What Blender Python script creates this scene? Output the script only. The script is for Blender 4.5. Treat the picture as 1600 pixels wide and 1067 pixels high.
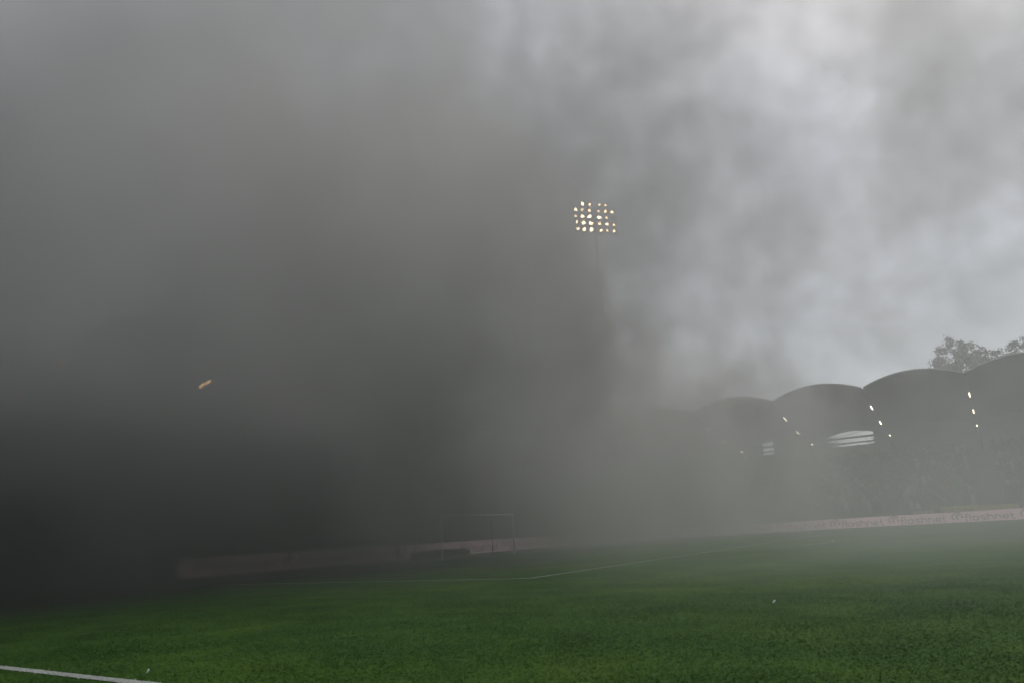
import bpy, bmesh, math, random
import numpy as np
from mathutils import Vector, Matrix

# ------------------------------------------------------------------ scene, camera, sky, sun, exposure
SC = bpy.context.scene
COL = SC.collection
for o in list(bpy.data.objects):
    bpy.data.objects.remove(o)
rng = random.Random(7)
nrng = np.random.default_rng(7)

CAM = Vector((26.872, -36.212, 1.054))
YAW, PITCH, ROLL, FPX = 0.579, 0.2713, -0.0588, 1095.5
fwd = Vector((-math.sin(YAW) * math.cos(PITCH), math.cos(YAW) * math.cos(PITCH), math.sin(PITCH)))
rgt = Vector((math.cos(YAW), math.sin(YAW), 0))
upv = rgt.cross(fwd)
r2 = math.cos(ROLL) * rgt + math.sin(ROLL) * upv
u2 = math.cos(ROLL) * upv - math.sin(ROLL) * rgt
cd = bpy.data.cameras.new('camera')
cam = bpy.data.objects.new('camera', cd)
COL.objects.link(cam)
m = Matrix((r2, u2, -fwd)).transposed().to_4x4()
m.translation = CAM
cam.matrix_world = m
cd.sensor_width = 36
cd.lens = FPX / 1600 * 36
cd.clip_start = 0.1
cd.clip_end = 5000
SC.camera = cam

SUN_EL, SUN_AZ = math.radians(52), math.radians(84)      # azimuth from +X, counter-clockwise
sdir = Vector((math.cos(SUN_EL) * math.cos(SUN_AZ), math.cos(SUN_EL) * math.sin(SUN_AZ), math.sin(SUN_EL)))
W = bpy.data.worlds.new('World')
SC.world = W
W.use_nodes = True
wn = W.node_tree
wn.nodes.clear()
sky = wn.nodes.new('ShaderNodeTexSky')
sky.sky_type = 'NISHITA'
sky.sun_disc = False
sky.sun_elevation = SUN_EL
sky.sun_rotation = math.radians(90) - SUN_AZ
sky.air_density = 1.0
sky.dust_density = 1.6
sky.ozone_density = 1.0
hsv = wn.nodes.new('ShaderNodeHueSaturation')              # thin overcast: the blue is washed out
hsv.inputs['Saturation'].default_value = 0.40
bg = wn.nodes.new('ShaderNodeBackground')
bg.inputs['Strength'].default_value = 0.112
wo = wn.nodes.new('ShaderNodeOutputWorld')
wn.links.new(sky.outputs[0], hsv.inputs['Color'])
wn.links.new(hsv.outputs[0], bg.inputs['Color'])
wn.links.new(bg.outputs[0], wo.inputs['Surface'])
W.cycles.sampling_method = 'MANUAL'
W.cycles.sample_map_resolution = 256

sl = bpy.data.lights.new('sun', 'SUN')
sl.energy = 1.5
sl.angle = math.radians(25)
sl.color = (1.0, 0.94, 0.87)
so = bpy.data.objects.new('sun', sl)
so.rotation_euler = (-sdir).to_track_quat('-Z', 'Y').to_euler()
so.location = (20, -20, 120)
COL.objects.link(so)

SC.view_settings.view_transform = 'Standard'
SC.view_settings.look = 'None'
SC.view_settings.gamma = 1
SC.view_settings.use_curve_mapping = False
SC.view_settings.exposure = 0.2
CY = SC.cycles
CY.use_denoising = True
CY.denoiser = 'OPENIMAGEDENOISE'
CY.volume_step_rate = 5.0
CY.volume_max_steps = 256
CY.volume_bounces = 4
CY.max_bounces = 6
CY.diffuse_bounces = 2
CY.glossy_bounces = 1
CY.transparent_max_bounces = 8
CY.sample_clamp_indirect = 1.0
CY.use_adaptive_sampling = True
CY.adaptive_threshold = 0.04

# ------------------------------------------------------------------ materials
def mat(name, col, rough=0.8, var=0.12, scale=3.0, bump=0.0, emit=None, estr=0.0, metal=0.0, spec=0.3):
    M = bpy.data.materials.new(name)
    M.use_nodes = True
    nt = M.node_tree
    b = nt.nodes['Principled BSDF']
    b.inputs['Roughness'].default_value = rough
    b.inputs['Metallic'].default_value = metal
    b.inputs['Specular IOR Level'].default_value = spec
    if var > 0:
        tc = nt.nodes.new('ShaderNodeTexCoord')
        nz = nt.nodes.new('ShaderNodeTexNoise')
        nz.inputs['Scale'].default_value = scale
        nz.inputs['Detail'].default_value = 5
        mr = nt.nodes.new('ShaderNodeMapRange')
        mr.inputs['From Min'].default_value = 0.25
        mr.inputs['From Max'].default_value = 0.75
        mr.inputs['To Min'].default_value = 1 - var
        mr.inputs['To Max'].default_value = 1 + var
        mx = nt.nodes.new('ShaderNodeVectorMath')
        mx.operation = 'SCALE'
        mx.inputs[0].default_value = col
        nt.links.new(tc.outputs['Object'], nz.inputs['Vector'])
        nt.links.new(nz.outputs['Fac'], mr.inputs['Value'])
        nt.links.new(mr.outputs[0], mx.inputs['Scale'])
        nt.links.new(mx.outputs[0], b.inputs['Base Color'])
        if bump > 0:
            bp = nt.nodes.new('ShaderNodeBump')
            bp.inputs['Strength'].default_value = bump
            nt.links.new(nz.outputs['Fac'], bp.inputs['Height'])
            nt.links.new(bp.outputs[0], b.inputs['Normal'])
    else:
        b.inputs['Base Color'].default_value = (*col, 1)
    if emit:
        b.inputs['Emission Color'].default_value = (*emit, 1)
        b.inputs['Emission Strength'].default_value = estr
    return M

def mat_attr(name, rough=0.8, base=None):
    """colour from the per-corner attribute 'tint'"""
    M = bpy.data.materials.new(name)
    M.use_nodes = True
    nt = M.node_tree
    b = nt.nodes['Principled BSDF']
    b.inputs['Roughness'].default_value = rough
    b.inputs['Specular IOR Level'].default_value = 0.2
    a = nt.nodes.new('ShaderNodeAttribute')
    a.attribute_name = 'tint'
    nt.links.new(a.outputs['Color'], b.inputs['Base Color'])
    return M

def grass_mat(blade=False):
    M = bpy.data.materials.new('turf_blade' if blade else 'turf')
    M.use_nodes = True
    nt = M.node_tree
    b = nt.nodes['Principled BSDF']
    b.inputs['Roughness'].default_value = 0.9
    b.inputs['Specular IOR Level'].default_value = 0.15
    tc = nt.nodes.new('ShaderNodeTexCoord')
    n1 = nt.nodes.new('ShaderNodeTexNoise'); n1.inputs['Scale'].default_value = 0.9; n1.inputs['Detail'].default_value = 4; n1.inputs['Roughness'].default_value = 0.5
    n2 = nt.nodes.new('ShaderNodeTexNoise'); n2.inputs['Scale'].default_value = 14; n2.inputs['Detail'].default_value = 4; n2.inputs['Roughness'].default_value = 0.75
    for n in (n1, n2):
        nt.links.new(tc.outputs['Object'], n.inputs['Vector'])
    r1 = nt.nodes.new('ShaderNodeValToRGB')
    e = r1.color_ramp.elements
    e[0].position, e[0].color = 0.33, (0.038, 0.108, 0.013, 1)
    e[1].position, e[1].color = 0.70, (0.070, 0.160, 0.020, 1)
    x = r1.color_ramp.elements.new(0.5); x.color = (0.048, 0.130, 0.015, 1)
    r2_ = nt.nodes.new('ShaderNodeMapRange')
    r2_.inputs['From Min'].default_value = 0.25; r2_.inputs['From Max'].default_value = 0.75
    r2_.inputs['To Min'].default_value = 0.66; r2_.inputs['To Max'].default_value = 0.94
    mx = nt.nodes.new('ShaderNodeVectorMath'); mx.operation = 'SCALE'
    nt.links.new(n1.outputs['Fac'], r1.inputs['Fac'])
    nt.links.new(n2.outputs['Fac'], r2_.inputs['Value'])
    nt.links.new(r1.outputs[0], mx.inputs[0])
    nt.links.new(r2_.outputs[0], mx.inputs['Scale'])
    nt.links.new(mx.outputs[0], b.inputs['Base Color'])
    bp = nt.nodes.new('ShaderNodeBump'); bp.inputs['Strength'].default_value = 0.25; bp.inputs['Distance'].default_value = 0.05
    nt.links.new(n2.outputs['Fac'], bp.inputs['Height'])
    # broad worn and lusher areas
    n0 = nt.nodes.new('ShaderNodeTexNoise'); n0.inputs['Scale'].default_value = 0.17; n0.inputs['Detail'].default_value = 3; n0.inputs['Distortion'].default_value = 0.5
    nt.links.new(tc.outputs['Object'], n0.inputs['Vector'])
    m0 = nt.nodes.new('ShaderNodeMapRange'); m0.interpolation_type = 'SMOOTHSTEP'
    m0.inputs['From Min'].default_value = 0.44; m0.inputs['From Max'].default_value = 0.64
    nt.links.new(n0.outputs['Fac'], m0.inputs['Value'])
    mc = nt.nodes.new('ShaderNodeMix'); mc.data_type = 'RGBA'; mc.blend_type = 'MULTIPLY'
    mc.inputs[7].default_value = (1.45, 1.22, 1.1, 1)
    nt.links.new(m0.outputs[0], mc.inputs[0])
    nt.links.new(mx.outputs[0], mc.inputs[6])
    nt.links.new(mc.outputs[2], b.inputs['Base Color'])
    if blade:                                  # blades share the turf's shading so they do not sparkle one by one
        up = nt.nodes.new('ShaderNodeCombineXYZ'); up.inputs[2].default_value = 1.0
        nt.links.new(up.outputs[0], b.inputs['Normal'])
    else:
        nt.links.new(bp.outputs[0], b.inputs['Normal'])
    return M

M_GRASS = grass_mat()
M_BLADE = grass_mat(True)
M_LINE = mat('line_paint', (0.36, 0.38, 0.34), 0.9, 0.25, 6)
M_PAINT = mat('painted_grass', (0.60, 0.62, 0.58), 0.9, 0.2, 9)
M_GROUND = mat('tarmac', (0.055, 0.055, 0.056), 0.9, 0.2, 0.4)
M_CONC = mat('concrete', (0.26, 0.25, 0.24), 0.9, 0.15, 1.2)
M_CONCD = mat('dark_concrete', (0.12, 0.12, 0.12), 0.9, 0.2, 1.0)
M_BACKW = mat('pale_back_wall', (0.34, 0.32, 0.30), 0.85, 0.12, 0.8)
M_ROOF = mat('roof_sheet', (0.10, 0.105, 0.11), 0.6, 0.12, 0.7)
M_RIM = mat('white_roof_edge', (0.72, 0.72, 0.70), 0.5, 0.08, 1.5)
M_STEEL = mat('painted_steel', (0.10, 0.105, 0.11), 0.5, 0.1, 2, metal=0.3)
M_GALV = mat('galvanised_steel', (0.68, 0.69, 0.69), 0.6, 0.1, 2)
M_SEAT = mat('seat_plastic', (0.05, 0.13, 0.09), 0.6, 0.2, 2)
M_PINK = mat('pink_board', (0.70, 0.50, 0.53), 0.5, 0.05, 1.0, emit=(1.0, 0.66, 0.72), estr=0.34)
M_INK = mat('grey_ink', (0.055, 0.06, 0.07), 0.6, 0.1, 4)
M_INKL = mat('light_grey_ink', (0.20, 0.19, 0.20), 0.6, 0.1, 4)
M_YEL = mat('yellow_board', (0.62, 0.46, 0.08), 0.55, 0.08, 1.5)
M_YELP = mat('pale_yellow_board', (0.50, 0.42, 0.16), 0.6, 0.1, 1.5)
M_TEAL = mat('dark_green_board', (0.03, 0.07, 0.06), 0.6, 0.12, 1.5)
M_WHITE = mat('white_paint', (0.78, 0.78, 0.76), 0.45, 0.06, 3)
M_NET = mat('net_cord', (0.55, 0.55, 0.55), 0.9, 0.0)
M_BLACK = mat('black_cover', (0.018, 0.018, 0.02), 0.7, 0.2, 4, bump=0.3)
M_TUBE = mat('lit_tube', (0.9, 0.85, 0.7), 0.4, 0.0, emit=(1.0, 0.60, 0.26), estr=22)
M_TUBED = mat('dim_tube', (0.9, 0.8, 0.6), 0.4, 0.0, emit=(1.0, 0.58, 0.25), estr=3.5)
M_TUBEW = mat('lit_tube_far', (0.9, 0.9, 0.8), 0.4, 0.0, emit=(1.0, 0.88, 0.66), estr=7)
M_CROWD = mat_attr('clothing', 0.85)
M_BARK = mat('bark', (0.07, 0.055, 0.04), 0.9, 0.25, 3, bump=0.3)
M_LEAF = mat_attr('leaf', 0.6)
M_PAPER = mat('paper', (0.75, 0.74, 0.70), 0.8, 0.05, 4)
def lamp_mat(k, s, c):
    return mat('lamp_lens_%d' % k, (0.9, 0.9, 0.85), 0.3, 0.0, emit=c, estr=s)
M_LENS = [lamp_mat(0, 60, (1.0, 0.78, 0.48)), lamp_mat(1, 36, (1.0, 0.70, 0.38)), lamp_mat(2, 26, (1.0, 0.64, 0.32))]

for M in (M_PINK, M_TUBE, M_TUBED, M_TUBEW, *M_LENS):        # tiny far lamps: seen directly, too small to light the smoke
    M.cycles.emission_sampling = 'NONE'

# ------------------------------------------------------------------ helpers
def link(o, parent=None):
    COL.objects.link(o)
    if parent is not None:
        o.parent = parent
    return o

def tag(o, label=None, cat=None, group=None, kind=None):
    if label: o['label'] = label
    if cat: o['category'] = cat
    if group: o['group'] = group
    if kind: o['kind'] = kind
    return o

def empty(name, loc=(0, 0, 0), rz=0.0):
    o = bpy.data.objects.new(name, None)
    o.empty_display_size = 0.3
    o.location = loc
    o.rotation_euler = (0, 0, rz)
    return link(o)

def mesh_obj(name, verts, faces, material, parent=None, smooth=False):
    me = bpy.data.meshes.new(name)
    me.from_pydata([tuple(v) for v in verts], [], faces)
    me.materials.append(material)
    if smooth:
        me.polygons.foreach_set('use_smooth', [True] * len(me.polygons))
    me.update()
    return link(bpy.data.objects.new(name, me), parent)

class MB:
    """collects simple solids into one mesh"""
    def __init__(s):
        s.v, s.f = [], []
    def add(s, v, f):
        n = len(s.v)
        s.v += [tuple(a) for a in v]
        s.f += [tuple(i + n for i in q) for q in f]
    def box(s, x0, x1, y0, y1, z0, z1):
        s.add([(x0, y0, z0), (x1, y0, z0), (x1, y1, z0), (x0, y1, z0), (x0, y0, z1), (x1, y0, z1), (x1, y1, z1), (x0, y1, z1)],
              [(0, 3, 2, 1), (4, 5, 6, 7), (0, 1, 5, 4), (1, 2, 6, 5), (2, 3, 7, 6), (3, 0, 4, 7)])
        return s
    def tube(s, pts, r, n=8, cap=True):
        pts = [Vector(p) for p in pts]
        rr = r if isinstance(r, (list, tuple)) else [r] * len(pts)
        rings = []
        for i, p in enumerate(pts):
            d = (pts[min(i + 1, len(pts) - 1)] - pts[max(i - 1, 0)]).normalized()
            a = d.cross(Vector((0, 0, 1)) if abs(d.z) < 0.9 else Vector((1, 0, 0))).normalized()
            b = d.cross(a)
            rings.append([p + rr[i] * (math.cos(2 * math.pi * k / n) * a + math.sin(2 * math.pi * k / n) * b) for k in range(n)])
        v = [q for ring in rings for q in ring]
        f = []
        for i in range(len(pts) - 1):
            for k in range(n):
                f.append((i * n + k, i * n + (k + 1) % n, (i + 1) * n + (k + 1) % n, (i + 1) * n + k))
        if cap:
            f.append(tuple(range(n - 1, -1, -1)))
            f.append(tuple((len(pts) - 1) * n + k for k in range(n)))
        s.add(v, f)
        return s
    def build(s, name, material, parent=None, smooth=False):
        return mesh_obj(name, s.v, s.f, material, parent, smooth)

# ------------------------------------------------------------------ ground, pitch, markings
HALF = 32.48
tag(mesh_obj('ground', [(-1500, -1500, -0.03), (1500, -1500, -0.03), (1500, 1500, -0.03), (-1500, 1500, -0.03)], [(0, 1, 2, 3)], M_GROUND), kind='structure')
tag(mesh_obj('pitch', [(-6.2, -42, 0), (110, -42, 0), (110, 42.6, 0), (-6.2, 42.6, 0)], [(0, 1, 2, 3)], M_GRASS), kind='structure')
tag(mesh_obj('path', [(-9.3, -60, -0.012), (-6.2, -60, -0.012), (-6.2, 45.5, -0.012), (-9.3, 45.5, -0.012)], [(0, 1, 2, 3)], M_CONCD), kind='structure')
tag(mesh_obj('path', [(-6.2, 42.6, -0.012), (110, 42.6, -0.012), (110, 45.5, -0.012), (-6.2, 45.5, -0.012)], [(0, 1, 2, 3)], M_CONCD), kind='structure')

def strip(pts, w, z=0.006):
    v, f = [], []
    for i, p in enumerate(pts):
        a, b = Vector(pts[max(i - 1, 0)]), Vector(pts[min(i + 1, len(pts) - 1)])
        d = (b - a).normalized()
        nrm = Vector((-d.y, d.x))
        for s in (-1, 1):
            q = Vector(p) + s * w / 2 * nrm
            v.append((q.x, q.y, z))
        if i:
            k = 2 * i
            f.append((k - 2, k, k + 1, k - 1))
    return v, f
LW = 0.12
def marking(name, segs):
    V, F = [], []
    for i, pts in enumerate(segs):
        v, f = strip(pts, LW, 0.006 + 0.0015 * i)
        F += [tuple(k + len(V) for k in q) for q in f]
        V += v
    return tag(mesh_obj(name, V, F, M_LINE), kind='structure')
marking('touchline', [[(0, -HALF), (105, -HALF)]])
marking('touchline', [[(0, HALF), (105, HALF)]])
marking('goal_line', [[(0, -HALF), (0, HALF)]])
marking('penalty_area_line', [[(0, -20.16), (16.5, -20.16)], [(16.5, -20.16), (16.5, 20.16)], [(16.5, 20.16), (0, 20.16)]])
marking('goal_area_line', [[(0, -9.16), (5.5, -9.16)], [(5.5, -9.16), (5.5, 9.16)], [(5.5, 9.16), (0, 9.16)]])
ARC = [(11 + 9.15 * math.cos(t), 9.15 * math.sin(t)) for t in np.linspace(-0.925, 0.925, 60)]
marking('penalty_arc', [ARC])
marking('penalty_spot', [[(10.88, 0), (11.12, 0)]])

# near grass: real blades, painted where the touchline runs
def blades(n):
    ang0, ang1 = math.radians(60), math.radians(175)
    a = nrng.uniform(ang0, ang1, n)
    d = 3.6 + 18.0 * nrng.uniform(0, 1, n) ** 1.7
    x = CAM.x + d * np.cos(a)
    y = CAM.y + d * np.sin(a)
    keep = (y > -40) & (x > -5) & (nrng.uniform(0, 1, n) < np.clip((21 - d) / 11, 0, 1))
    x, y, d = x[keep], y[keep], d[keep]
    n = len(x)
    h = nrng.uniform(0.006, 0.016, n) * (1 + 0.25 * np.sin(x * 1.7) * np.cos(y * 2.1))
    wd = nrng.uniform(0.0025, 0.0045, n) * (0.8 + d / 7)
    th = nrng.uniform(0, 2 * np.pi, n)
    ln = nrng.uniform(0.9, 2.4, n) * h
    la = nrng.uniform(0, 2 * np.pi, n)
    V = np.zeros((n, 3, 3), np.float32)
    V[:, 0] = np.stack([x - wd * np.cos(th), y - wd * np.sin(th), 0 * x], 1)
    V[:, 1] = np.stack([x + wd * np.cos(th), y + wd * np.sin(th), 0 * x], 1)
    V[:, 2] = np.stack([x + ln * np.cos(la), y + ln * np.sin(la), h], 1)
    painted = (np.abs(y + HALF + nrng.normal(0, 0.012, n)) < 0.06) & (nrng.uniform(0, 1, n) < 0.85)
    me = bpy.data.meshes.new('grass')
    me.vertices.add(3 * n); me.loops.add(3 * n); me.polygons.add(n)
    me.vertices.foreach_set('co', V.ravel())
    me.loops.foreach_set('vertex_index', np.arange(3 * n, dtype=np.int32))
    me.polygons.foreach_set('loop_start', np.arange(0, 3 * n, 3, dtype=np.int32))
    me.materials.append(M_BLADE); me.materials.append(M_PAINT)
    me.polygons.foreach_set('material_index', painted.astype(np.int32))
    me.update(); me.validate()
    return tag(link(bpy.data.objects.new('grass', me)), 'short green blades of the near pitch turf', 'grass', kind='stuff')
blades(520000)

# ------------------------------------------------------------------ stands (local frame: u along, v back, front wall at v = 0)
BAY = 10.0
VS = [6.5, 8.5, 11.5, 14.5, 17.5, 21.5, 25.5, 28.5]
ZV = [15.0, 14.45, 13.85, 13.25, 12.65, 12.10, 11.75, 11.62]
RISE = 1.22
def zval(v):
    return float(np.interp(v, VS, ZV))
NROW, ROWD, ROWZ, V0, Z0 = 25, 0.95, 0.295, 1.2, 1.05

OPEN = {('side_stand', 2): (1.9, 7.85), ('side_stand', 1): (2.7, 4.3)}
def roof_sheet(u0, parent):
    """one barrel-vaulted bay with thickness"""
    NU = 20
    V, F = [], []
    for sh in (0, 1):
        for v, z in zip(VS, ZV):
            for i in range(NU + 1):
                t = i / NU
                a = math.sin(math.pi * t) ** 0.85
                V.append((u0 + BAY * t, v, z + RISE * a + 0.14 * sh))
    n = (NU + 1) * len(VS)
    for j in range(len(VS) - 1):
        for i in range(NU):
            a = j * (NU + 1) + i
            F.append((a, a + NU + 1, a + NU + 2, a + 1))
            F.append((n + a, n + a + 1, n + a + NU + 2, n + a + NU + 1))
    for j in (0, len(VS) - 1):
        for i in range(NU):
            a = j * (NU + 1) + i
            F.append((a, a + 1, n + a + 1, n + a) if j == 0 else (a + 1, a, n + a, n + a + 1))
    o = mesh_obj('roof_bay', V, F, M_ROOF, parent, True)
    rim = MB()
    v, z = VS[0] - 0.06, ZV[0]
    rim.tube([(u0 + 0.1 + (BAY - 0.2) * i / NU, v, z + 0.16 + RISE * math.sin(math.pi * (0.01 + 0.98 * i / NU)) ** 0.85) for i in range(NU + 1)], 0.075, 6)
    rim.build('edge_trim', M_RIM, o, True)
    return o

def stand(name, origin, rz, u_first, nb, label, tube_mat, group):
    root = empty(name, origin, rz)
    tag(root, label, 'grandstand', 'covered stands round the pitch')
    u0, u1 = u_first, u_first + nb * BAY
    # terrace
    prof = [(0.0, 0.0), (0.0, 1.35), (0.18, 1.35), (0.18, Z0), (V0, Z0)]
    for k in range(NROW):
        prof += [(V0 + k * ROWD, Z0 + k * ROWZ), (V0 + (k + 1) * ROWD, Z0 + k * ROWZ)]
    vt, zt = prof[-1]
    prof += [(27.2, zt), (27.2, 0.0)]
    n = len(prof)
    V = [(u, v, z) for u in (u0, u1) for v, z in prof]
    F = [(i, n + i, n + (i + 1) % n, (i + 1) % n) for i in range(n - 1)]
    F += [tuple(range(n)), tuple(range(2 * n - 1, n - 1, -1))]
    mesh_obj('terrace', V, F, M_CONCD, root)
    for b in range(nb):
        a0 = u0 + b * BAY
        openings = OPEN.get((name, b), None)
        cuts = [(0.06, BAY - 0.06)] if openings is None else [(0.06, openings[0]), (openings[1], BAY - 0.06)]
        for c0, c1 in cuts:                                   # infill panels that follow the arch of the roof
            P = [(c0, 0.0), (c1, 0.0)] + [(c1 + (c0 - c1) * i / 12,) for i in range(13)]
            top = [(p[0], zval(27.3) + RISE * math.sin(math.pi * min(max(p[0] / BAY, 0), 1)) ** 0.85 - 0.06) for p in P[2:]]
            ring = [(c0, 0.0), (c1, 0.0)] + top
            n_ = len(ring)
            V_ = [(a0 + x, yy, z) for yy in (27.25, 27.5) for x, z in ring]
            F_ = [tuple(range(n_)), tuple(range(2 * n_ - 1, n_ - 1, -1))] + [(i, n_ + i, n_ + (i + 1) % n_, (i + 1) % n_) for i in range(n_)]
            mesh_obj('wall_panel', V_, F_, M_BACKW, root)
        if openings is not None:
            c0, c1 = openings[0] + 0.005, openings[1] - 0.005
            MB().box(a0 + c0, a0 + c1, 27.25, 27.5, 0, 10.72).build('wall_panel', M_BACKW, root)
            MB().box(a0 + c0, a0 + c1, 27.28, 27.45, 11.72, 11.98).build('rail', M_STEEL, root)
            MB().box(a0 + c0, a0 + c1, 27.30, 27.40, 11.02, 11.22).build('rail', M_STEEL, root)
            MB().tube([(a0 + c0, 27.7, 12.02), (a0 + c1, 27.7, 12.75)], 0.03, 5).build('tie_rod', M_STEEL, root)
    for b in range(nb):
        roof_sheet(u0 + b * BAY, root)
    for b in range(nb + 1):
        u = u0 + b * BAY
        # valley truss, column and mast
        bm = MB().tube([(u, v, z - 0.05) for v, z in zip(VS, ZV)], 0.13, 6)
        bm.tube([(u, v, z - 0.03 - 0.15 * math.sin(math.pi * (v - 6.5) / 22)) for v, z in zip(VS, ZV)], 0.05, 6)
        for k in range(1, len(VS) - 1):
            v, z = VS[k], ZV[k]
            bm.tube([(u - 0.5, v, z + 0.35), (u + 0.5, v, z + 0.35)], 0.045, 5)
        bm.build('roof_truss', M_STEEL, root)
        MB().tube([(u, 26.3, zt), (u, 26.3, zval(26.3))], 0.2, 10).build('column', M_STEEL, root, True)
    # rows of empty tip-up seats, far too many and too small to pick apart
    sb = MB()
    for k in range(NROW - 1):
        v, z = V0 + k * ROWD + 0.55, Z0 + k * ROWZ
        u = u0 + 0.6
        while u < u1 - 0.6:
            if abs(((u - 6.7 + 5) % 10) - 5) > 1.3:
                sb.box(u, u + 0.42, v, v + 0.36, z + 0.36, z + 0.42)
                sb.box(u, u + 0.42, v + 0.36, v + 0.41, z + 0.38, z + 0.78)
            u += 1.0 if name == 'goal_end_stand' else 0.52
    tag(sb.build('seat_row', M_SEAT, root), kind='stuff')
    return root

FAR_U0 = 6.68 - 2 * BAY
LEFT_U0 = -5.9 - 1 * BAY
far = stand('side_stand', (0, 45.5, 0), 0, FAR_U0, 6, 'long covered stand with scalloped arched roof along the far touchline', M_TUBEW, 'stands')
left = stand('goal_end_stand', (-9.3, 0, 0), math.pi / 2, LEFT_U0, 5, 'covered stand lost in dark smoke behind the goal', M_TUBE, 'stands')


# roof lights: one fitting each, hung under the valley trusses
def roof_light(parent_loc, rz, u, v, M, label, group, s=1.0):
    c, sn = math.cos(rz), math.sin(rz)
    z = zval(v) - 0.32
    slope = (zval(v + 0.6) - zval(v - 0.6)) / 1.2
    x, y = parent_loc[0] + c * u - sn * v, parent_loc[1] + sn * u + c * v
    t = empty('roof_light', (x, y, z), rz)
    t.rotation_euler = (math.atan(slope), 0, rz)
    tag(t, label, 'light', group)
    L = 0.68
    hb = MB()
    hb.add([(-.17, -L, .02), (.17, -L, .02), (.17, L, .02), (-.17, L, .02), (-.09, -L, .12), (.09, -L, .12), (.09, L, .12), (-.09, L, .12)],
           [(0, 3, 2, 1), (4, 5, 6, 7), (0, 1, 5, 4), (1, 2, 6, 5), (2, 3, 7, 6), (3, 0, 4, 7)])
    hb.box(-0.02, 0.02, -0.4, -0.36, 0.12, 0.3).box(-0.02, 0.02, 0.36, 0.4, 0.12, 0.3)
    hb.build('housing', M_STEEL, t)
    lb = MB()
    lb.tube([(0, -L + 0.05, -0.04), (0, L - 0.05, -0.04)], 0.115 * s, 8)
    lb.build('lit_tube', M, t, True)
    return t
ORD = ['front', 'middle', 'rear']
LV = [11.5, 17.5, 26.0]
bayname = {-2: 'leftmost', -1: 'second from left', 0: 'third from left', 1: 'fourth from left', 2: 'rightmost in view'}
fb = {-1: 'faint left-hand roof valley', 0: 'roof valley left of the bright sky slot', 1: 'roof valley right of the bright sky slot', 2: 'roof valley below the tall tree'}
for b in (-1, 0, 1, 2):
    for k, v in enumerate(LV):
        roof_light((0, 45.5, 0), 0, 6.68 + b * BAY, v, M_TUBEW, 'lit %s lamp under the far stand, %s' % (ORD[k], fb[b]), 'lamps under the far stand roof', 0.62)
lb_ = {-1: 'valley nearest the left edge', 0: 'middle valley', 1: 'valley nearest the goal'}
for b in (-1, 0, 1):
    for k, v in enumerate(LV):
        if (b, k) not in ((-1, 0), (-1, 1), (0, 0), (0, 1), (1, 2)):
            continue
        roof_light((-9.3, 0, 0), math.pi / 2, -5.9 + b * BAY, v, M_TUBE if (b, k) == (0, 0) else M_TUBED, '%s lamp in the smoke under the goal end roof, %s' % ('bright orange' if (b, k) == (0, 0) else 'faint ' + ORD[k], lb_[b]), 'lamps under the goal end stand roof')

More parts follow.
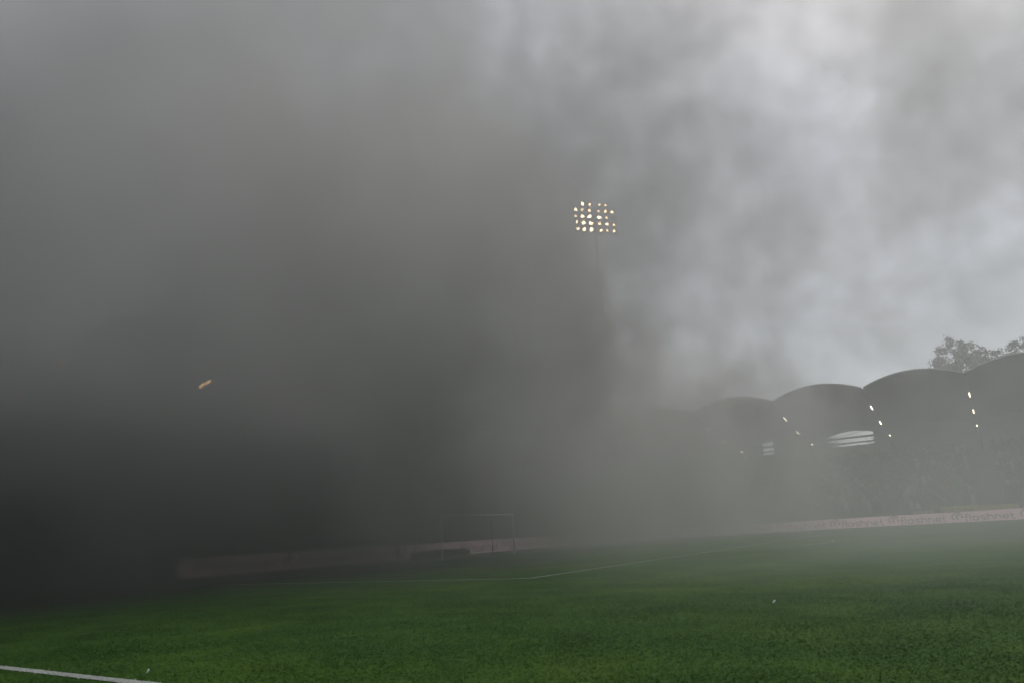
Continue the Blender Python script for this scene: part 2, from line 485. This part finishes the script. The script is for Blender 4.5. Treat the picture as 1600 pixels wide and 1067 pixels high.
# ------------------------------------------------------------------ crowd on the far stand
def crowd():
    V, F, Cc = [], [], []
    pal = [(0.02, 0.02, 0.025), (0.03, 0.035, 0.05), (0.06, 0.05, 0.045), (0.015, 0.05, 0.03), (0.03, 0.09, 0.05), (0.10, 0.10, 0.10),
           (0.25, 0.25, 0.25), (0.20, 0.03, 0.03), (0.02, 0.03, 0.02), (0.45, 0.44, 0.42), (0.05, 0.06, 0.10), (0.03, 0.06, 0.04)]
    for k in range(NROW - 1):
        v, z = V0 + k * ROWD + 0.45, Z0 + k * ROWZ
        u = FAR_U0 + 0.8
        while u < FAR_U0 + 6 * BAY - 1:
            u += rng.uniform(0.44, 0.62)
            if 25.2 < u < 27.9 - k * 0.02 or rng.random() < 0.16:
                continue
            y = 45.5 + v + rng.uniform(-0.12, 0.12)
            h = rng.uniform(1.55, 1.85) if rng.random() < 0.75 else rng.uniform(1.2, 1.35)
            col = pal[rng.randrange(len(pal))]
            col = tuple(c * rng.uniform(0.7, 1.3) for c in col)
            skin = (0.36 * rng.uniform(0.7, 1.1),) ; skin = (skin[0], skin[0] * 0.66, skin[0] * 0.52)
            n = len(V)
            sw, wd = rng.uniform(0.2, 0.25), rng.uniform(0.15, 0.2)
            hs = h - 0.27
            for (a, b_, zz) in ((wd, 0.11, 0.0), (wd * 1.1, 0.12, hs * 0.55), (sw, 0.13, hs - 0.06), (0.08, 0.07, hs + 0.03)):
                for sx, sy in ((-1, -1), (1, -1), (1, 1), (-1, 1)):
                    V.append((u + sx * a, y + sy * b_, z + zz))
            for j in range(3):
                for i in range(4):
                    F.append((n + 4 * j + i, n + 4 * j + (i + 1) % 4, n + 4 * j + 4 + (i + 1) % 4, n + 4 * j + 4 + i)); Cc.append(col if j else tuple(c * 0.7 for c in col))
            n = len(V)
            hx = u + rng.uniform(-0.04, 0.04)
            hair = rng.choice([(0.03, 0.02, 0.015), (0.08, 0.05, 0.03), (0.02, 0.02, 0.02), (0.2, 0.2, 0.2)])
            V.append((hx, y, z + hs + 0.01))
            for zz, rr in ((0.08, 0.09), (0.2, 0.1)):
                for i in range(6):
                    t = i * math.pi / 3
                    V.append((hx + rr * math.cos(t), y + rr * math.sin(t), z + hs + zz))
            V.append((hx, y, z + hs + 0.28))
            for i in range(6):
                F.append((n, n + 1 + (i + 1) % 6, n + 1 + i)); Cc.append(skin)
                F.append((n + 1 + i, n + 1 + (i + 1) % 6, n + 7 + (i + 1) % 6, n + 7 + i)); Cc.append(skin if i in (3, 4, 5) else hair)
                F.append((n + 7 + i, n + 7 + (i + 1) % 6, n + 13)); Cc.append(hair)
            if rng.random() < 0.12:      # raised arms
                for s in (-1, 1):
                    n = len(V)
                    x0, x1 = u + s * (sw - 0.02), u + s * (sw + rng.uniform(0.0, 0.2))
                    for (xx, zz, r) in ((x0, hs - 0.12, 0.06), (x1, hs + rng.uniform(0.3, 0.5), 0.04)):
                        for sx, sy in ((-1, -1), (1, -1), (1, 1), (-1, 1)):
                            V.append((xx + sx * r, y + sy * r, z + zz))
                    for i in range(4):
                        F.append((n + i, n + (i + 1) % 4, n + 4 + (i + 1) % 4, n + 4 + i)); Cc.append(skin if rng.random() < .3 else col)
    me = bpy.data.meshes.new('crowd')
    me.from_pydata(V, [], F)
    at = me.color_attributes.new('tint', 'FLOAT_COLOR', 'CORNER')
    buf = []
    for p, c in zip(F, Cc):
        buf += [*c, 1.0] * len(p)
    at.data.foreach_set('color', buf)
    me.materials.append(M_CROWD)
    me.update()
    tag(link(bpy.data.objects.new('crowd', me)), 'dense crowd of spectators filling the far stand', 'crowd', kind='stuff')
crowd()

# ------------------------------------------------------------------ advertising boards
def ribbon(mb, pts, w, y0=-0.026, y1=-0.0265 + 0.02):
    """flat stroke in the u-z plane, front face at y0"""
    P = [Vector(p) for p in pts]
    n0 = len(mb.v)
    L = []
    for i, p in enumerate(P):
        d = (P[min(i + 1, len(P) - 1)] - P[max(i - 1, 0)]).normalized()
        nr = Vector((-d.y, d.x)) * w / 2
        L.append((p + nr, p - nr))
    v, f = [], []
    for a, b in L:
        v += [(a.x, y0, a.y), (b.x, y0, b.y), (a.x, y1, a.y), (b.x, y1, b.y)]
    for i in range(len(P) - 1):
        k, q = 4 * i, 4 * i + 4
        f += [(k, k + 1, q + 1, q), (k, q, q + 2, k + 2), (k + 1, k + 3, q + 3, q + 1)]
    f += [(0, 2, 3, 1), (4 * len(P) - 4, 4 * len(P) - 3, 4 * len(P) - 1, 4 * len(P) - 2)]
    mb.add(v, f)
def arc(cx, cz, rx, rz, a0, a1, n=14):
    return [(cx + rx * math.cos(math.radians(a0 + (a1 - a0) * i / n)), cz + rz * math.sin(math.radians(a0 + (a1 - a0) * i / n))) for i in range(n + 1)]
XH, ASC, SW = 0.40, 0.62, 0.075
def lettering():
    mb = MB()
    x = 0.0
    h = XH / 2
    # f
    ribbon(mb, [(x + 0.14, -0.08), (x + 0.14, 0.46)] + arc(x + 0.28, 0.46, 0.14, 0.14, 180, 90)[1:] + [(x + 0.36, 0.60)], SW)
    ribbon(mb, [(x + 0.04, 0.34), (x + 0.34, 0.34)], SW * .9, -0.0255)
    x += 0.46
    ribbon(mb, [(x, ASC), (x, 0.0)], SW)
    x += 0.17
    # a
    ribbon(mb, arc(x + 0.24, h, 0.22, h - 0.02, 20, 340, 20), SW)
    ribbon(mb, [(x + 0.47, XH), (x + 0.47, 0.0)], SW, -0.0255)
    x += 0.63
    # s
    ribbon(mb, [(x + 0.42, XH - 0.02), (x + 0.13, XH - 0.02)] + arc(x + 0.13, XH - 0.11, 0.09, 0.09, 90, 270, 8)[1:] + [(x + 0.32, h)] + arc(x + 0.32, 0.11, 0.09, 0.09, 90, -90, 8)[1:] + [(x + 0.02, 0.02)], SW)
    x += 0.58
    # h
    ribbon(mb, [(x, ASC), (x, 0.0)], SW)
    ribbon(mb, [(x, XH - 0.02), (x + 0.22, XH - 0.02)] + arc(x + 0.22, XH - 0.2, 0.18, 0.18, 90, 0, 8)[1:] + [(x + 0.40, 0.0)], SW, -0.0255)
    x += 0.57
    # n
    ribbon(mb, [(x, XH), (x, 0.0)], SW)
    ribbon(mb, [(x, XH - 0.02), (x + 0.22, XH - 0.02)] + arc(x + 0.22, XH - 0.2, 0.18, 0.18, 90, 0, 8)[1:] + [(x + 0.40, 0.0)], SW, -0.0255)
    x += 0.55
    # e
    ribbon(mb, [(x + 0.04, h - 0.01), (x + 0.44, h - 0.01)], SW * .9, -0.0255)
    ribbon(mb, arc(x + 0.24, h, 0.22, h - 0.02, 0, 315, 20), SW)
    x += 0.60
    # t
    ribbon(mb, [(x + 0.08, ASC), (x + 0.08, 0.14)] + arc(x + 0.2, 0.14, 0.12, 0.12, 180, 270, 6)[1:] + [(x + 0.30, 0.02)], SW)
    ribbon(mb, [(x - 0.02, XH - 0.04), (x + 0.30, XH - 0.04)], SW * .9, -0.0255)
    return mb
def mesh_data(mb, name, material):
    me = bpy.data.meshes.new(name)
    me.from_pydata(mb.v, [], mb.f)
    me.materials.append(material)
    me.update()
    return me
BP, BH = 5.33, 0.96
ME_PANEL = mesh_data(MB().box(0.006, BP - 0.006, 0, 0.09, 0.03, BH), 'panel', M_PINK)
ME_TEXT = mesh_data(lettering(), 'lettering', M_INK)
lg = MB(); ribbon(lg, arc(0.80, 0.40, 0.76, 0.44, 92, 212, 22), 0.10)
ME_ARC1 = mesh_data(lg, 'outer_arc', M_INKL)
lg = MB(); ribbon(lg, arc(0.80, 0.40, 0.42, 0.26, 80, 222, 18), 0.10)
ME_ARC2 = mesh_data(lg, 'inner_arc', M_INK)
lg = MB(); ribbon(lg, arc(0.84, 0.42, 0.055, 0.045, 0, 360, 12), 0.10)
ME_DOT = mesh_data(lg, 'dot', mat('dark_red_ink', (0.09, 0.035, 0.045), 0.6, 0.1, 4))
ME_FOOT = mesh_data(MB().box(-0.03, 0.03, 0.09, 0.55, 0.0, 0.05).box(-0.03, 0.03, 0.092, 0.14, 0.05, 0.8), 'foot', M_STEEL)
def board(loc, rz, label, group):
    t = empty('advertising_board', loc, rz)
    tag(t, label, 'advertising board', group)
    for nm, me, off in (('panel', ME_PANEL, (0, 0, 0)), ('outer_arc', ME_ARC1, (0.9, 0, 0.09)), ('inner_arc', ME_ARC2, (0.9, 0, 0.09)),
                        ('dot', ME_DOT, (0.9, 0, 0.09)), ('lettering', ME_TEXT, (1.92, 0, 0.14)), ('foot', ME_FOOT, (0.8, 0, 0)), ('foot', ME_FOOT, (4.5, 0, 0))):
        o = bpy.data.objects.new(nm, me)
        o.location = off
        link(o, t)
    return t
NTH = ['first', 'second', 'third', 'fourth', 'fifth', 'sixth', 'seventh', 'eighth', 'ninth', 'tenth', 'eleventh', 'twelfth']
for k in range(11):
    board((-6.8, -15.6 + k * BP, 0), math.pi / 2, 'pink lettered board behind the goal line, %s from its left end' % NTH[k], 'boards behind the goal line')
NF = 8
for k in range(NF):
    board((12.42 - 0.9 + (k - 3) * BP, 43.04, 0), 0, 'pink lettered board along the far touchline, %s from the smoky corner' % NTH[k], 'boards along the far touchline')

def text_mesh(name, txt, size, width, material, parent, loc):
    cu = bpy.data.curves.new('t', 'FONT')
    cu.body = txt
    cu.size = size
    cu.extrude = 0.008
    cu.resolution_u = 3
    to = bpy.data.objects.new('t', cu)
    COL.objects.link(to)
    dg = bpy.context.evaluated_depsgraph_get()
    me = bpy.data.meshes.new_from_object(to.evaluated_get(dg))
    bpy.data.objects.remove(to)
    me.materials.clear(); me.materials.append(material)
    xs = [v.co.x for v in me.vertices]
    s = width / (max(xs) - min(xs)); x0 = min(xs)
    for v in me.vertices:
        v.co = ((v.co.x - x0) * s, -v.co.z, v.co.y)
    me.name = name
    o = bpy.data.objects.new(name, me)
    o.location = loc
    return link(o, parent)
def wall_board(u0, u1, z0, z1, material, label, txt=None, tm=None, tx=(0, 0, 0, 0)):
    t = empty('banner_board', (u0, 45.42, z0))
    tag(t, label, 'advertising board', 'boards on the stand front wall')
    MB().box(0, u1 - u0, 0, 0.06, 0, z1 - z0).build('panel', material, t)
    if txt:
        text_mesh('lettering', txt, tx[0], tx[1], tm, t, (tx[2], -0.012, tx[3]))
    return t
wall_board(22.22, 25.42, 0.78, 1.52, M_YEL, 'yellow board with dark lettering peeping over the pink boards', 'FORTUNA', M_INK, (0.62, 2.6, 0.16, 0.14))
wall_board(25.46, 28.5, 0.84, 1.44, M_YELP, 'pale yellow unlettered board just right of the lettered yellow one')
wall_board(19.2, 22.1, 0.72, 1.44, M_TEAL, 'dark green board with white lettering left of the yellow boards', 'FITNESS', M_WHITE, (0.5, 1.75, 0.62, 0.2))

# ------------------------------------------------------------------ goal
g = tag(empty('goal', (0, 0, 0)), 'white football goal half lost in smoke', 'goal')
for s in (-1, 1):
    MB().tube([(0, s * 3.72, 0), (0, s * 3.72, 2.44)], 0.06, 12).build('post', M_WHITE, g, True)
MB().tube([(0, -3.78, 2.50), (0, 3.78, 2.50)], 0.06, 12).build('crossbar', M_WHITE, g, True)
for s in (-1, 1):
    MB().tube([(-1.9, s * 3.9, 0), (-1.9, s * 3.9, 2.3)], 0.035, 8).build('net_pole', M_STEEL, g, True)
nb_ = MB()
def cord(a, b):
    nb_.tube([a, b], 0.004, 3, False)
for i in range(38):
    y = -3.66 + 7.32 * i / 37
    cord((0, y, 2.44), (-1.5, y, 2.2)); cord((-1.5, y, 2.2), (-1.9, y, 0.02))
for i in range(13):
    z = 2.2 * i / 12
    x = -1.9 + 0.4 * z / 2.2
    cord((x, -3.66, z), (x, 3.66, z))
    for s in (-1, 1):
        cord((0, s * 3.66, z * 2.44 / 2.2), (x, s * 3.66, z))
for i in range(1, 8):
    x = -1.5 * i / 8
    cord((x, -3.66, 2.44 + 0.24 * x / 1.5), (x, 3.66, 2.44 + 0.24 * x / 1.5))
    for s in (-1, 1):
        cord((x * 1.26, s * 3.66, 0), (x, s * 3.66, 2.44 + 0.24 * x / 1.5))
tag(nb_.build('net', M_NET, g), kind='stuff')

# dark things in front of the boards behind the goal
def lump_roll():
    V, F = [], []
    NS, NR = 26, 12
    for i in range(NS + 1):
        t = i / NS
        e = min(1, 6 * min(t, 1 - t) + 0.55)
        for k in range(NR):
            a = 2 * math.pi * k / NR
            w = 0.30 * e * (1 + 0.06 * math.sin(9 * t + 2 * a) + rng.uniform(-.03, .03))
            h = 0.24 * e * (1 + 0.08 * math.sin(14 * t + a))
            V.append((w * math.cos(a), 6.2 * t, max(0.0, 0.23 + h * math.sin(a) * (1.05 if math.sin(a) > 0 else 1))))
    for i in range(NS):
        for k in range(NR):
            F.append((i * NR + k, i * NR + (k + 1) % NR, (i + 1) * NR + (k + 1) % NR, (i + 1) * NR + k))
    F.append(tuple(range(NR))); F.append(tuple(NS * NR + NR - 1 - k for k in range(NR)))
    return V, F
V, F = lump_roll()
o = mesh_obj('rolled_cover', V, F, M_BLACK, None, True)
o.location = (-5.9, 0.25, 0)
tag(o, 'long low black roll lying before the pink boards behind the goal', 'cover')
t = tag(empty('black_upright', (-6.35, -0.58, 0)), 'narrow black upright standing against the pink board left of the goal', 'post')
MB().tube([(0, 0, 0.05), (0, 0, 0.9), (0, 0, 0.97)], [0.15, 0.15, 0.11], 10).build('body', M_BLACK, t, True)
MB().tube([(0, 0, 0), (0, 0, 0.05)], 0.24, 14).build('base', M_BLACK, t)

# ------------------------------------------------------------------ floodlight in the far corner
AX = Vector((0.664, 0.747, 0))
NX = Vector((0.747, -0.664, 0))
FC = Vector((-20.9, 65.6, 0))
fl = tag(empty('floodlight_mast', FC, 0), 'tall floodlight mast in the smoke, its lamps lit', 'floodlight')
MB().tube([(-NX.x * .9, -NX.y * .9, 0), (-NX.x * .9, -NX.y * .9, 25), (-NX.x * .9, -NX.y * .9, 55.5)], [0.34, 0.27, 0.18], 14).build('mast', M_GALV, fl, True)
UPT = (Vector((0, 0, 1)) - 0.06 * NX).normalized()
def fpt(a, h, n=0.0):
    return AX * a + UPT * h + NX * n + Vector((0, 0, 51.2 + 0.0))
fr = MB()
for h in (-0.7, 0.37, 1.6, 2.85, 4.1):
    fr.tube([fpt(-3.9, h, -0.45), fpt(3.9, h, -0.45)], 0.05, 6)
for a in (-3.9, 0, 3.9):
    fr.tube([fpt(a, -0.9, -0.5), fpt(a, 5.1, -0.5)], 0.06, 6)
fr.build('frame', M_STEEL, fl)
COLS = [-3.55, -2.33, -1.02, 0.72, 1.98, 3.25]
# (row from bottom, column, size class)
SZ = {0: [0, 0, 0, 1, 2, 2], 1: [0, 0, 0, 1, 1, 2], 2: [1, 0, 0, 0, 2, 3], 3: [0, 1, 1, 2, 1, 1], 4: [None, 0, 1, 2, 2, None]}
RAD = [0.31, 0.24, 0.19, 0.12]
for row in range(5):
    for c in range(6):
        s = SZ[row][c]
        if s is None:
            continue
        a = COLS[c] + (0.25 if row == 4 else 0.0) + rng.uniform(-0.08, 0.08)
        h = -0.25 + row * 1.24 + rng.uniform(-0.05, 0.05)
        aim = (NX + Vector((0, 0, -0.42)) + AX * rng.uniform(-0.1, 0.1)).normalized()
        p = fpt(a, h)
        hb = MB().tube([p - aim * 0.42, p - aim * 0.3, p - aim * 0.02, p], [0.12, 0.24, 0.40, 0.41], 12)
        hs = hb.build('lamp_housing', M_STEEL, fl, True)
        rr = RAD[s]
        off = Vector((0, 0, 0)) if s == 0 else AX * rng.uniform(-0.06, 0.06)
        MB().tube([p + off + aim * 0.012, p + off + aim * 0.03], [rr, rr * 0.85], 14).build('lens', M_LENS[min(s, 2)], hs)

# ------------------------------------------------------------------ trees behind the far stand
def tree(loc, H, trunk_h, crowns, nleaf, label, leaf=0.26, seed=1):
    R = np.random.default_rng(seed)
    rr = random.Random(seed)
    t = tag(empty('tree', loc), label, 'tree', 'trees behind the far stand')
    tb = MB().tube([(0, 0, 0), (0.1, 0, trunk_h * 0.5), (0.0, 0.1, trunk_h), (0.2, 0, H * 0.8)], [0.36, 0.28, 0.2, 0.05], 8)
    tb.build('trunk', M_BARK, t, True)
    lb = MB()
    tips = []
    for (cx, cy, cz, r) in crowns:
        b0 = Vector((0.1, 0.05, max(trunk_h * 0.6, cz - r * 1.9)))
        c = Vector((cx, cy, cz))
        mid = b0.lerp(c, 0.55) + Vector((0, 0, -0.3))
        lb.tube([b0, mid, c], [0.14, 0.08, 0.03], 5)
        for k in range(7):
            d = Vector((rr.gauss(0, 1), rr.gauss(0, 1), rr.gauss(0.25, 0.8))).normalized()
            e = c + d * r * rr.uniform(0.55, 1.12)
            lb.tube([c, c.lerp(e, 0.5) + Vector((0, 0, 0.1)), e], [0.035, 0.02, 0.012], 4, False)
            tips.append((e, r))
    lb.build('limb', M_BARK, t)
    P = []
    w = np.array([r ** 2 for _, r in tips]); w = w / w.sum()
    idx = R.choice(len(tips), nleaf, p=w)
    E = np.array([tuple(tips[i][0]) for i in idx]); S = np.array([tips[i][1] for i in idx])
    P = E + R.normal(0, 1, (nleaf, 3)) * (0.20 * S)[:, None] * np.array([1, 1, 0.8])
    a = R.normal(0, 1, (nleaf, 3)); a /= np.linalg.norm(a, axis=1)[:, None]
    b = R.normal(0, 1, (nleaf, 3)); b -= (b * a).sum(1)[:, None] * a; b /= np.linalg.norm(b, axis=1)[:, None]
    s = R.uniform(0.6, 1.2, nleaf)[:, None] * leaf
    V = np.stack([P - a * s * .5, P + b * s * .3, P + a * s * .5, P - b * s * .3], 1).reshape(-1, 3).astype(np.float32)
    n = nleaf
    me = bpy.data.meshes.new('crown')
    me.vertices.add(4 * n); me.loops.add(4 * n); me.polygons.add(n)
    me.vertices.foreach_set('co', V.ravel())
    me.loops.foreach_set('vertex_index', np.arange(4 * n, dtype=np.int32))
    me.polygons.foreach_set('loop_start', np.arange(0, 4 * n, 4, dtype=np.int32))
    at = me.color_attributes.new('tint', 'FLOAT_COLOR', 'POINT')
    k = R.uniform(0.6, 1.3, n)[:, None]
    cc = np.ones((n, 4, 4), np.float32)
    cc[:, :, :3] = (np.array([[0.045, 0.075, 0.025]]) * k)[:, None, :]
    at.data.foreach_set('color', cc.ravel())
    me.materials.append(M_LEAF)
    me.update()
    link(bpy.data.objects.new('crown', me), t)
    return t
tree((25.9, 88, 0), 26.5, 14, [(-0.2, 0, 25.2, 1.3), (-0.6, 0, 23.4, 2.2), (1.4, 0.3, 24.0, 1.7), (-2.4, -.3, 22.0, 1.8), (1.2, -.5, 21.8, 2.4), (3.3, 0.2, 23.4, 1.0), (2.6, 0.2, 22.0, 1.6), (-1.2, 0.5, 20.0, 2.6), (-3.6, 0, 21.3, 0.9), (0.5, 0, 17.5, 3.6), (-2.5, 0, 15, 3.2), (2.5, 0, 16, 3.2)], 16000,
     'tall leafy tree rising above the far stand roof', 0.36, 3)
tree((31.6, 90, 0), 22.6, 12, [(-2.2, 0, 21.8, 1.5), (-0.4, 0, 22.9, 1.4), (1.4, 0.3, 23.3, 1.5), (0, 0, 18.6, 3.2), (0, 0, 14.5, 3.8)], 9000, 'low tree top showing above the roof beside the tall tree', 0.30, 4)
tree((36.0, 90, 0), 24.0, 12, [(-2.2, 0, 23.6, 1.2), (-1.3, 0, 24.2, 0.9), (0.6, 0, 24.0, 1.6), (0, 0, 19.5, 3.2), (0, 0, 15, 3.8)], 8000, 'tree top at the right edge above the stand roof', 0.30, 5)
k = 5
for x, y, H, lab in ((18.2, 84, 15.5, 'dark tree behind the far stand seen right of the bright sky slot'), (4.6, 85, 14.6, 'dark tree behind the far stand left of the bright sky slot'),
                     (11.5, 88, 11.6, 'low bush behind the far stand below the bright sky slot'), (23.5, 83, 15.5, 'dark tree behind the far stand under the tall tree')):
    k += 1
    r = H * 0.21
    tree((x, y, 0), H, H * 0.4, [(0, 0, H - r, r), (-r * .9, 0, H - 1.6 * r, r), (r * .9, 0, H - 1.5 * r, r), (0, .5, H - 2.4 * r, r * 1.3)], 4500, lab, 0.32, k)

# ------------------------------------------------------------------ litter on the grass
for x, y, s, lab in ((24.21, -26.27, 0.02, 'small pale scrap of paper far out on the grass'), (20.07, -32.28, 0.013, 'tiny white scrap beside the near touchline')):
    V = [(-s, -s * .6, .004), (s * .9, -s * .5, .02), (s, s * .6, .035), (-s * .8, s * .7, .012), (0, 0, .045)]
    V += [(a, b, c + 0.003) for a, b, c in V]
    o = mesh_obj('paper_scrap', V, [(0, 1, 4), (1, 2, 4), (2, 3, 4), (3, 0, 4), (6, 5, 9), (7, 6, 9), (8, 7, 9), (5, 8, 9)], M_PAPER)
    o.location = (x, y, 0.03)
    tag(o, lab, 'paper')

# ------------------------------------------------------------------ smoke: a density grid filled by soft world-space puffs broken up by noise
def smoke_mat(name, albedo, aniso):
    M = bpy.data.materials.new(name)
    M.use_nodes = True
    nt = M.node_tree
    nt.nodes.clear()
    pv = nt.nodes.new('ShaderNodeVolumePrincipled')
    pv.inputs['Color'].default_value = (*albedo, 1)
    pv.inputs['Density'].default_value = 1.0
    pv.inputs['Anisotropy'].default_value = aniso
    pv.inputs['Temperature Attribute'].default_value = ''
    out = nt.nodes.new('ShaderNodeOutputMaterial')
    nt.links.new(pv.outputs[0], out.inputs['Volume'])
    return M
M_SMOKE = smoke_mat('grey_smoke', (0.89, 0.882, 0.865), 0.25)
M_SOOT = smoke_mat('black_smoke', (0.20, 0.20, 0.196), 0.2)

# centre, radii, density, raggedness, softness of the rim; a negative density is a gap in the smoke
GREY = [
    ((-6, -14, 13), (28, 30, 15), 0.15, 0.42, 0.6),         # grey smoke rolling over the goal
    ((-6, -36, 12), (20, 16, 14), 0.13, 0.40, 0.6),
    ((-18, 24, 20), (13.5, 20, 34), 0.045, 0.45, 0.30),     # plume rising over the corner
    ((-35, 59, 24), (20, 19, 46), 0.060, 0.35, 0.25),       # its far half round the floodlight mast
    ((-2, 22, 4), (20, 24, 10), 0.060, 0.35, 0.8),          # low smoke across the penalty area
    ((-10, 27, 13), (8.5, 10, 17), 0.060, 0.55, 0.25),      # billow before the mast
    ((3, 9, 2), (7, 8, 5), 0.060, 0.35, 0.6),
    ((1, 38, 8), (15.5, 12, 16), 0.15, 0.30, 0.45),
    ((18, 4, 3), (22, 20, 9), 0.012, 0.35, 0.8),
    ((32, -15, 0), (28, 19, 5), 0.028, 0.2, 0.9),           # ground mist over the near right of the pitch
    ((40, 40, 4), (46, 66, 30), 0.0095, 0.2, 0.9),          # general haze on the right
    ((18, 38, 34), (27, 36, 24), 0.030, 1.3, 0.5),          # torn veils over the far stand
    ((34, 28, 42), (17, 30, 17), 0.050, 0.9, 0.7),
    ((19, 20, 32), (9, 15, 9), -0.14, 0.3, 0.8),            # break in the veil
    ((16, 40, 43), (10, 15, 10), -0.14, 0.3, 0.8),
]
pr = random.Random(21)
for i in range(10):                                         # billows and gaps in the smoke overhead
    r = pr.uniform(4, 8)
    GREY.append(((pr.uniform(-14, 14), pr.uniform(-24, 14), pr.uniform(17, 32)), (r, r, r * 0.8), 0.07 if i % 2 else -0.08, 0.5, 0.45))
SOOT = [
    ((-10, -19, 1), (26, 18, 7), 0.15, 0.25, 0.6),          # black bank behind and before the goal
    ((-5, -33, 0), (17, 13, 8), 0.27, 0.22, 0.5),           # its near flank by the touchline
    ((-8, 20, 3), (16, 20, 8), 0.032, 0.3, 0.8),
    ((3, 9, 2), (7, 8, 5), 0.035, 0.3, 0.7),
    ((-10, 27, 17), (8.5, 10, 19), 0.090, 0.55, 0.25),
    ((-18, 24, 16), (12, 16, 30), 0.080, 0.50, 0.35),       # sooty core of the plume
    ((-18, 0, 33), (28, 32, 17), 0.034, 1.9, 0.35),           # dark rags drifting overhead
    ((-36, 69, 24), (20, 13, 44), 0.070, 0.40, 0.30),       # sooty column behind the floodlight
    ((20, 36, 32), (27, 34, 20), 0.010, 1.9, 0.4),
    ((0, -10, 15), (19, 20, 12), 0.045, 1.9, 0.35),
]
for i in range(7):                                          # dark billows along the edge of the plume
    z = 9 + 3.6 * i
    r = pr.uniform(2.6, 5.0)
    SOOT.append(((pr.uniform(-10, -5), pr.uniform(20, 30), z), (r, r, r * pr.uniform(0.9, 1.5)), 0.07, 0.4, 0.35))
def smoke_tree(PUFFS, material, DMIN, DMAX, vox, BASE):
    nt = bpy.data.node_groups.new('smoke_field', 'GeometryNodeTree')
    nt.interface.new_socket('Geometry', in_out='OUTPUT', socket_type='NodeSocketGeometry')
    N, L = nt.nodes, nt.links
    def mth(op, *a, clamp=False):
        n = N.new('ShaderNodeMath'); n.operation = op; n.use_clamp = clamp
        for i, x in enumerate(a):
            if isinstance(x, (int, float)): n.inputs[i].default_value = x
            else: L.new(x, n.inputs[i])
        return n.outputs[0]
    def vm(op, *a):
        n = N.new('ShaderNodeVectorMath'); n.operation = op
        for i, x in enumerate(a):
            if isinstance(x, tuple): n.inputs[i].default_value = x
            else: L.new(x, n.inputs[i])
        return n
    def smooth(x, lo, hi):
        n = N.new('ShaderNodeMapRange'); n.interpolation_type = 'SMOOTHSTEP'
        L.new(x, n.inputs['Value'])
        n.inputs['From Min'].default_value = lo; n.inputs['From Max'].default_value = hi
        n.inputs['To Min'].default_value = 0; n.inputs['To Max'].default_value = 1
        return n.outputs[0]
    def noise(vec, scale, detail, rough=0.5, dist=0.0):
        n = N.new('ShaderNodeTexNoise')
        L.new(vec, n.inputs['Vector'])
        n.inputs['Scale'].default_value = scale; n.inputs['Detail'].default_value = detail
        n.inputs['Roughness'].default_value = rough; n.inputs['Distortion'].default_value = dist
        return n.outputs[0]
    pos = N.new('GeometryNodeInputPosition').outputs[0]
    sep = N.new('ShaderNodeSeparateXYZ'); L.new(pos, sep.inputs[0])
    X, Y, Z = sep.outputs
    n1 = mth('MULTIPLY_ADD', noise(pos, 0.065, 4, 0.6, 0.9), 2.0, -1.0)
    sq = vm('MULTIPLY', pos, (1.0, 1.0, 0.55)).outputs[0]
    n2 = mth('MULTIPLY_ADD', noise(sq, 0.15, 4, 0.6, 0.8), 2.0, -1.0)
    n3 = mth('MULTIPLY_ADD', noise(pos, 0.36, 3, 0.6, 0.5), 2.0, -1.0)
    rag = mth('ADD', mth('ADD', n1, mth('MULTIPLY', n2, 0.65)), mth('MULTIPLY', n3, 0.28))
    total = None
    for c, r, d, k, sf in PUFFS:
        q = vm('DIVIDE', vm('SUBTRACT', pos, c).outputs[0], r).outputs[0]
        ln = vm('LENGTH', q).outputs['Value']
        e = mth('ADD', ln, mth('MULTIPLY', rag, k * 2.8))
        f = mth('MULTIPLY', smooth(e, 1.12, 1.12 - sf), d)
        total = f if total is None else mth('ADD', total, f)
    # lighter and thicker wisps inside the bank
    total = mth('MULTIPLY', mth('MAXIMUM', total, 0.0), mth('MAXIMUM', mth('MULTIPLY_ADD', rag, 4.2, 1.0), 0.06))
    total = mth('ADD', total, BASE)
    # fade towards the sides of the grid
    for ax, lo, hi in ((X, DMIN[0], DMAX[0]), (Y, DMIN[1], DMAX[1])):
        total = mth('MULTIPLY', total, smooth(ax, lo, lo + 5))
        total = mth('MULTIPLY', total, smooth(ax, hi, hi - 8))
    total = mth('MULTIPLY', total, smooth(Z, DMAX[2], DMAX[2] - 10))
    total = mth('MULTIPLY', total, mth('GREATER_THAN', total, 0.0004))
    vc = N.new('GeometryNodeVolumeCube')
    L.new(total, vc.inputs['Density'])
    vc.inputs['Min'].default_value = DMIN; vc.inputs['Max'].default_value = DMAX
    for i, a in enumerate('XYZ'):
        vc.inputs['Resolution ' + a].default_value = int((DMAX[i] - DMIN[i]) / vox)
    sm = N.new('GeometryNodeSetMaterial'); sm.inputs['Material'].default_value = material
    L.new(vc.outputs[0], sm.inputs[0])
    out = N.new('NodeGroupOutput')
    L.new(sm.outputs[0], out.inputs[0])
    return nt
def smoke_body(name, label, puffs, material, lo, hi, vox, base):
    o = MB().box(lo[0], hi[0], lo[1], hi[1], lo[2], hi[2]).build(name, material)
    tag(o, label, 'smoke', kind='stuff')
    md = o.modifiers.new('field', 'NODES')
    md.node_group = smoke_tree(puffs, material, lo, hi, vox, base)
    return o
smoke = smoke_body('smoke', 'grey smoke drifting across the pitch and veiling the sky', GREY, M_SMOKE, (-56, -44, -0.5), (60, 96, 62), 0.9, 0.0008)
soot = smoke_body('smoke', 'black smoke bank lying low before the goal at left', SOOT, M_SOOT, (-52, -52, -0.5), (52, 84, 60), 0.9, 0.0)
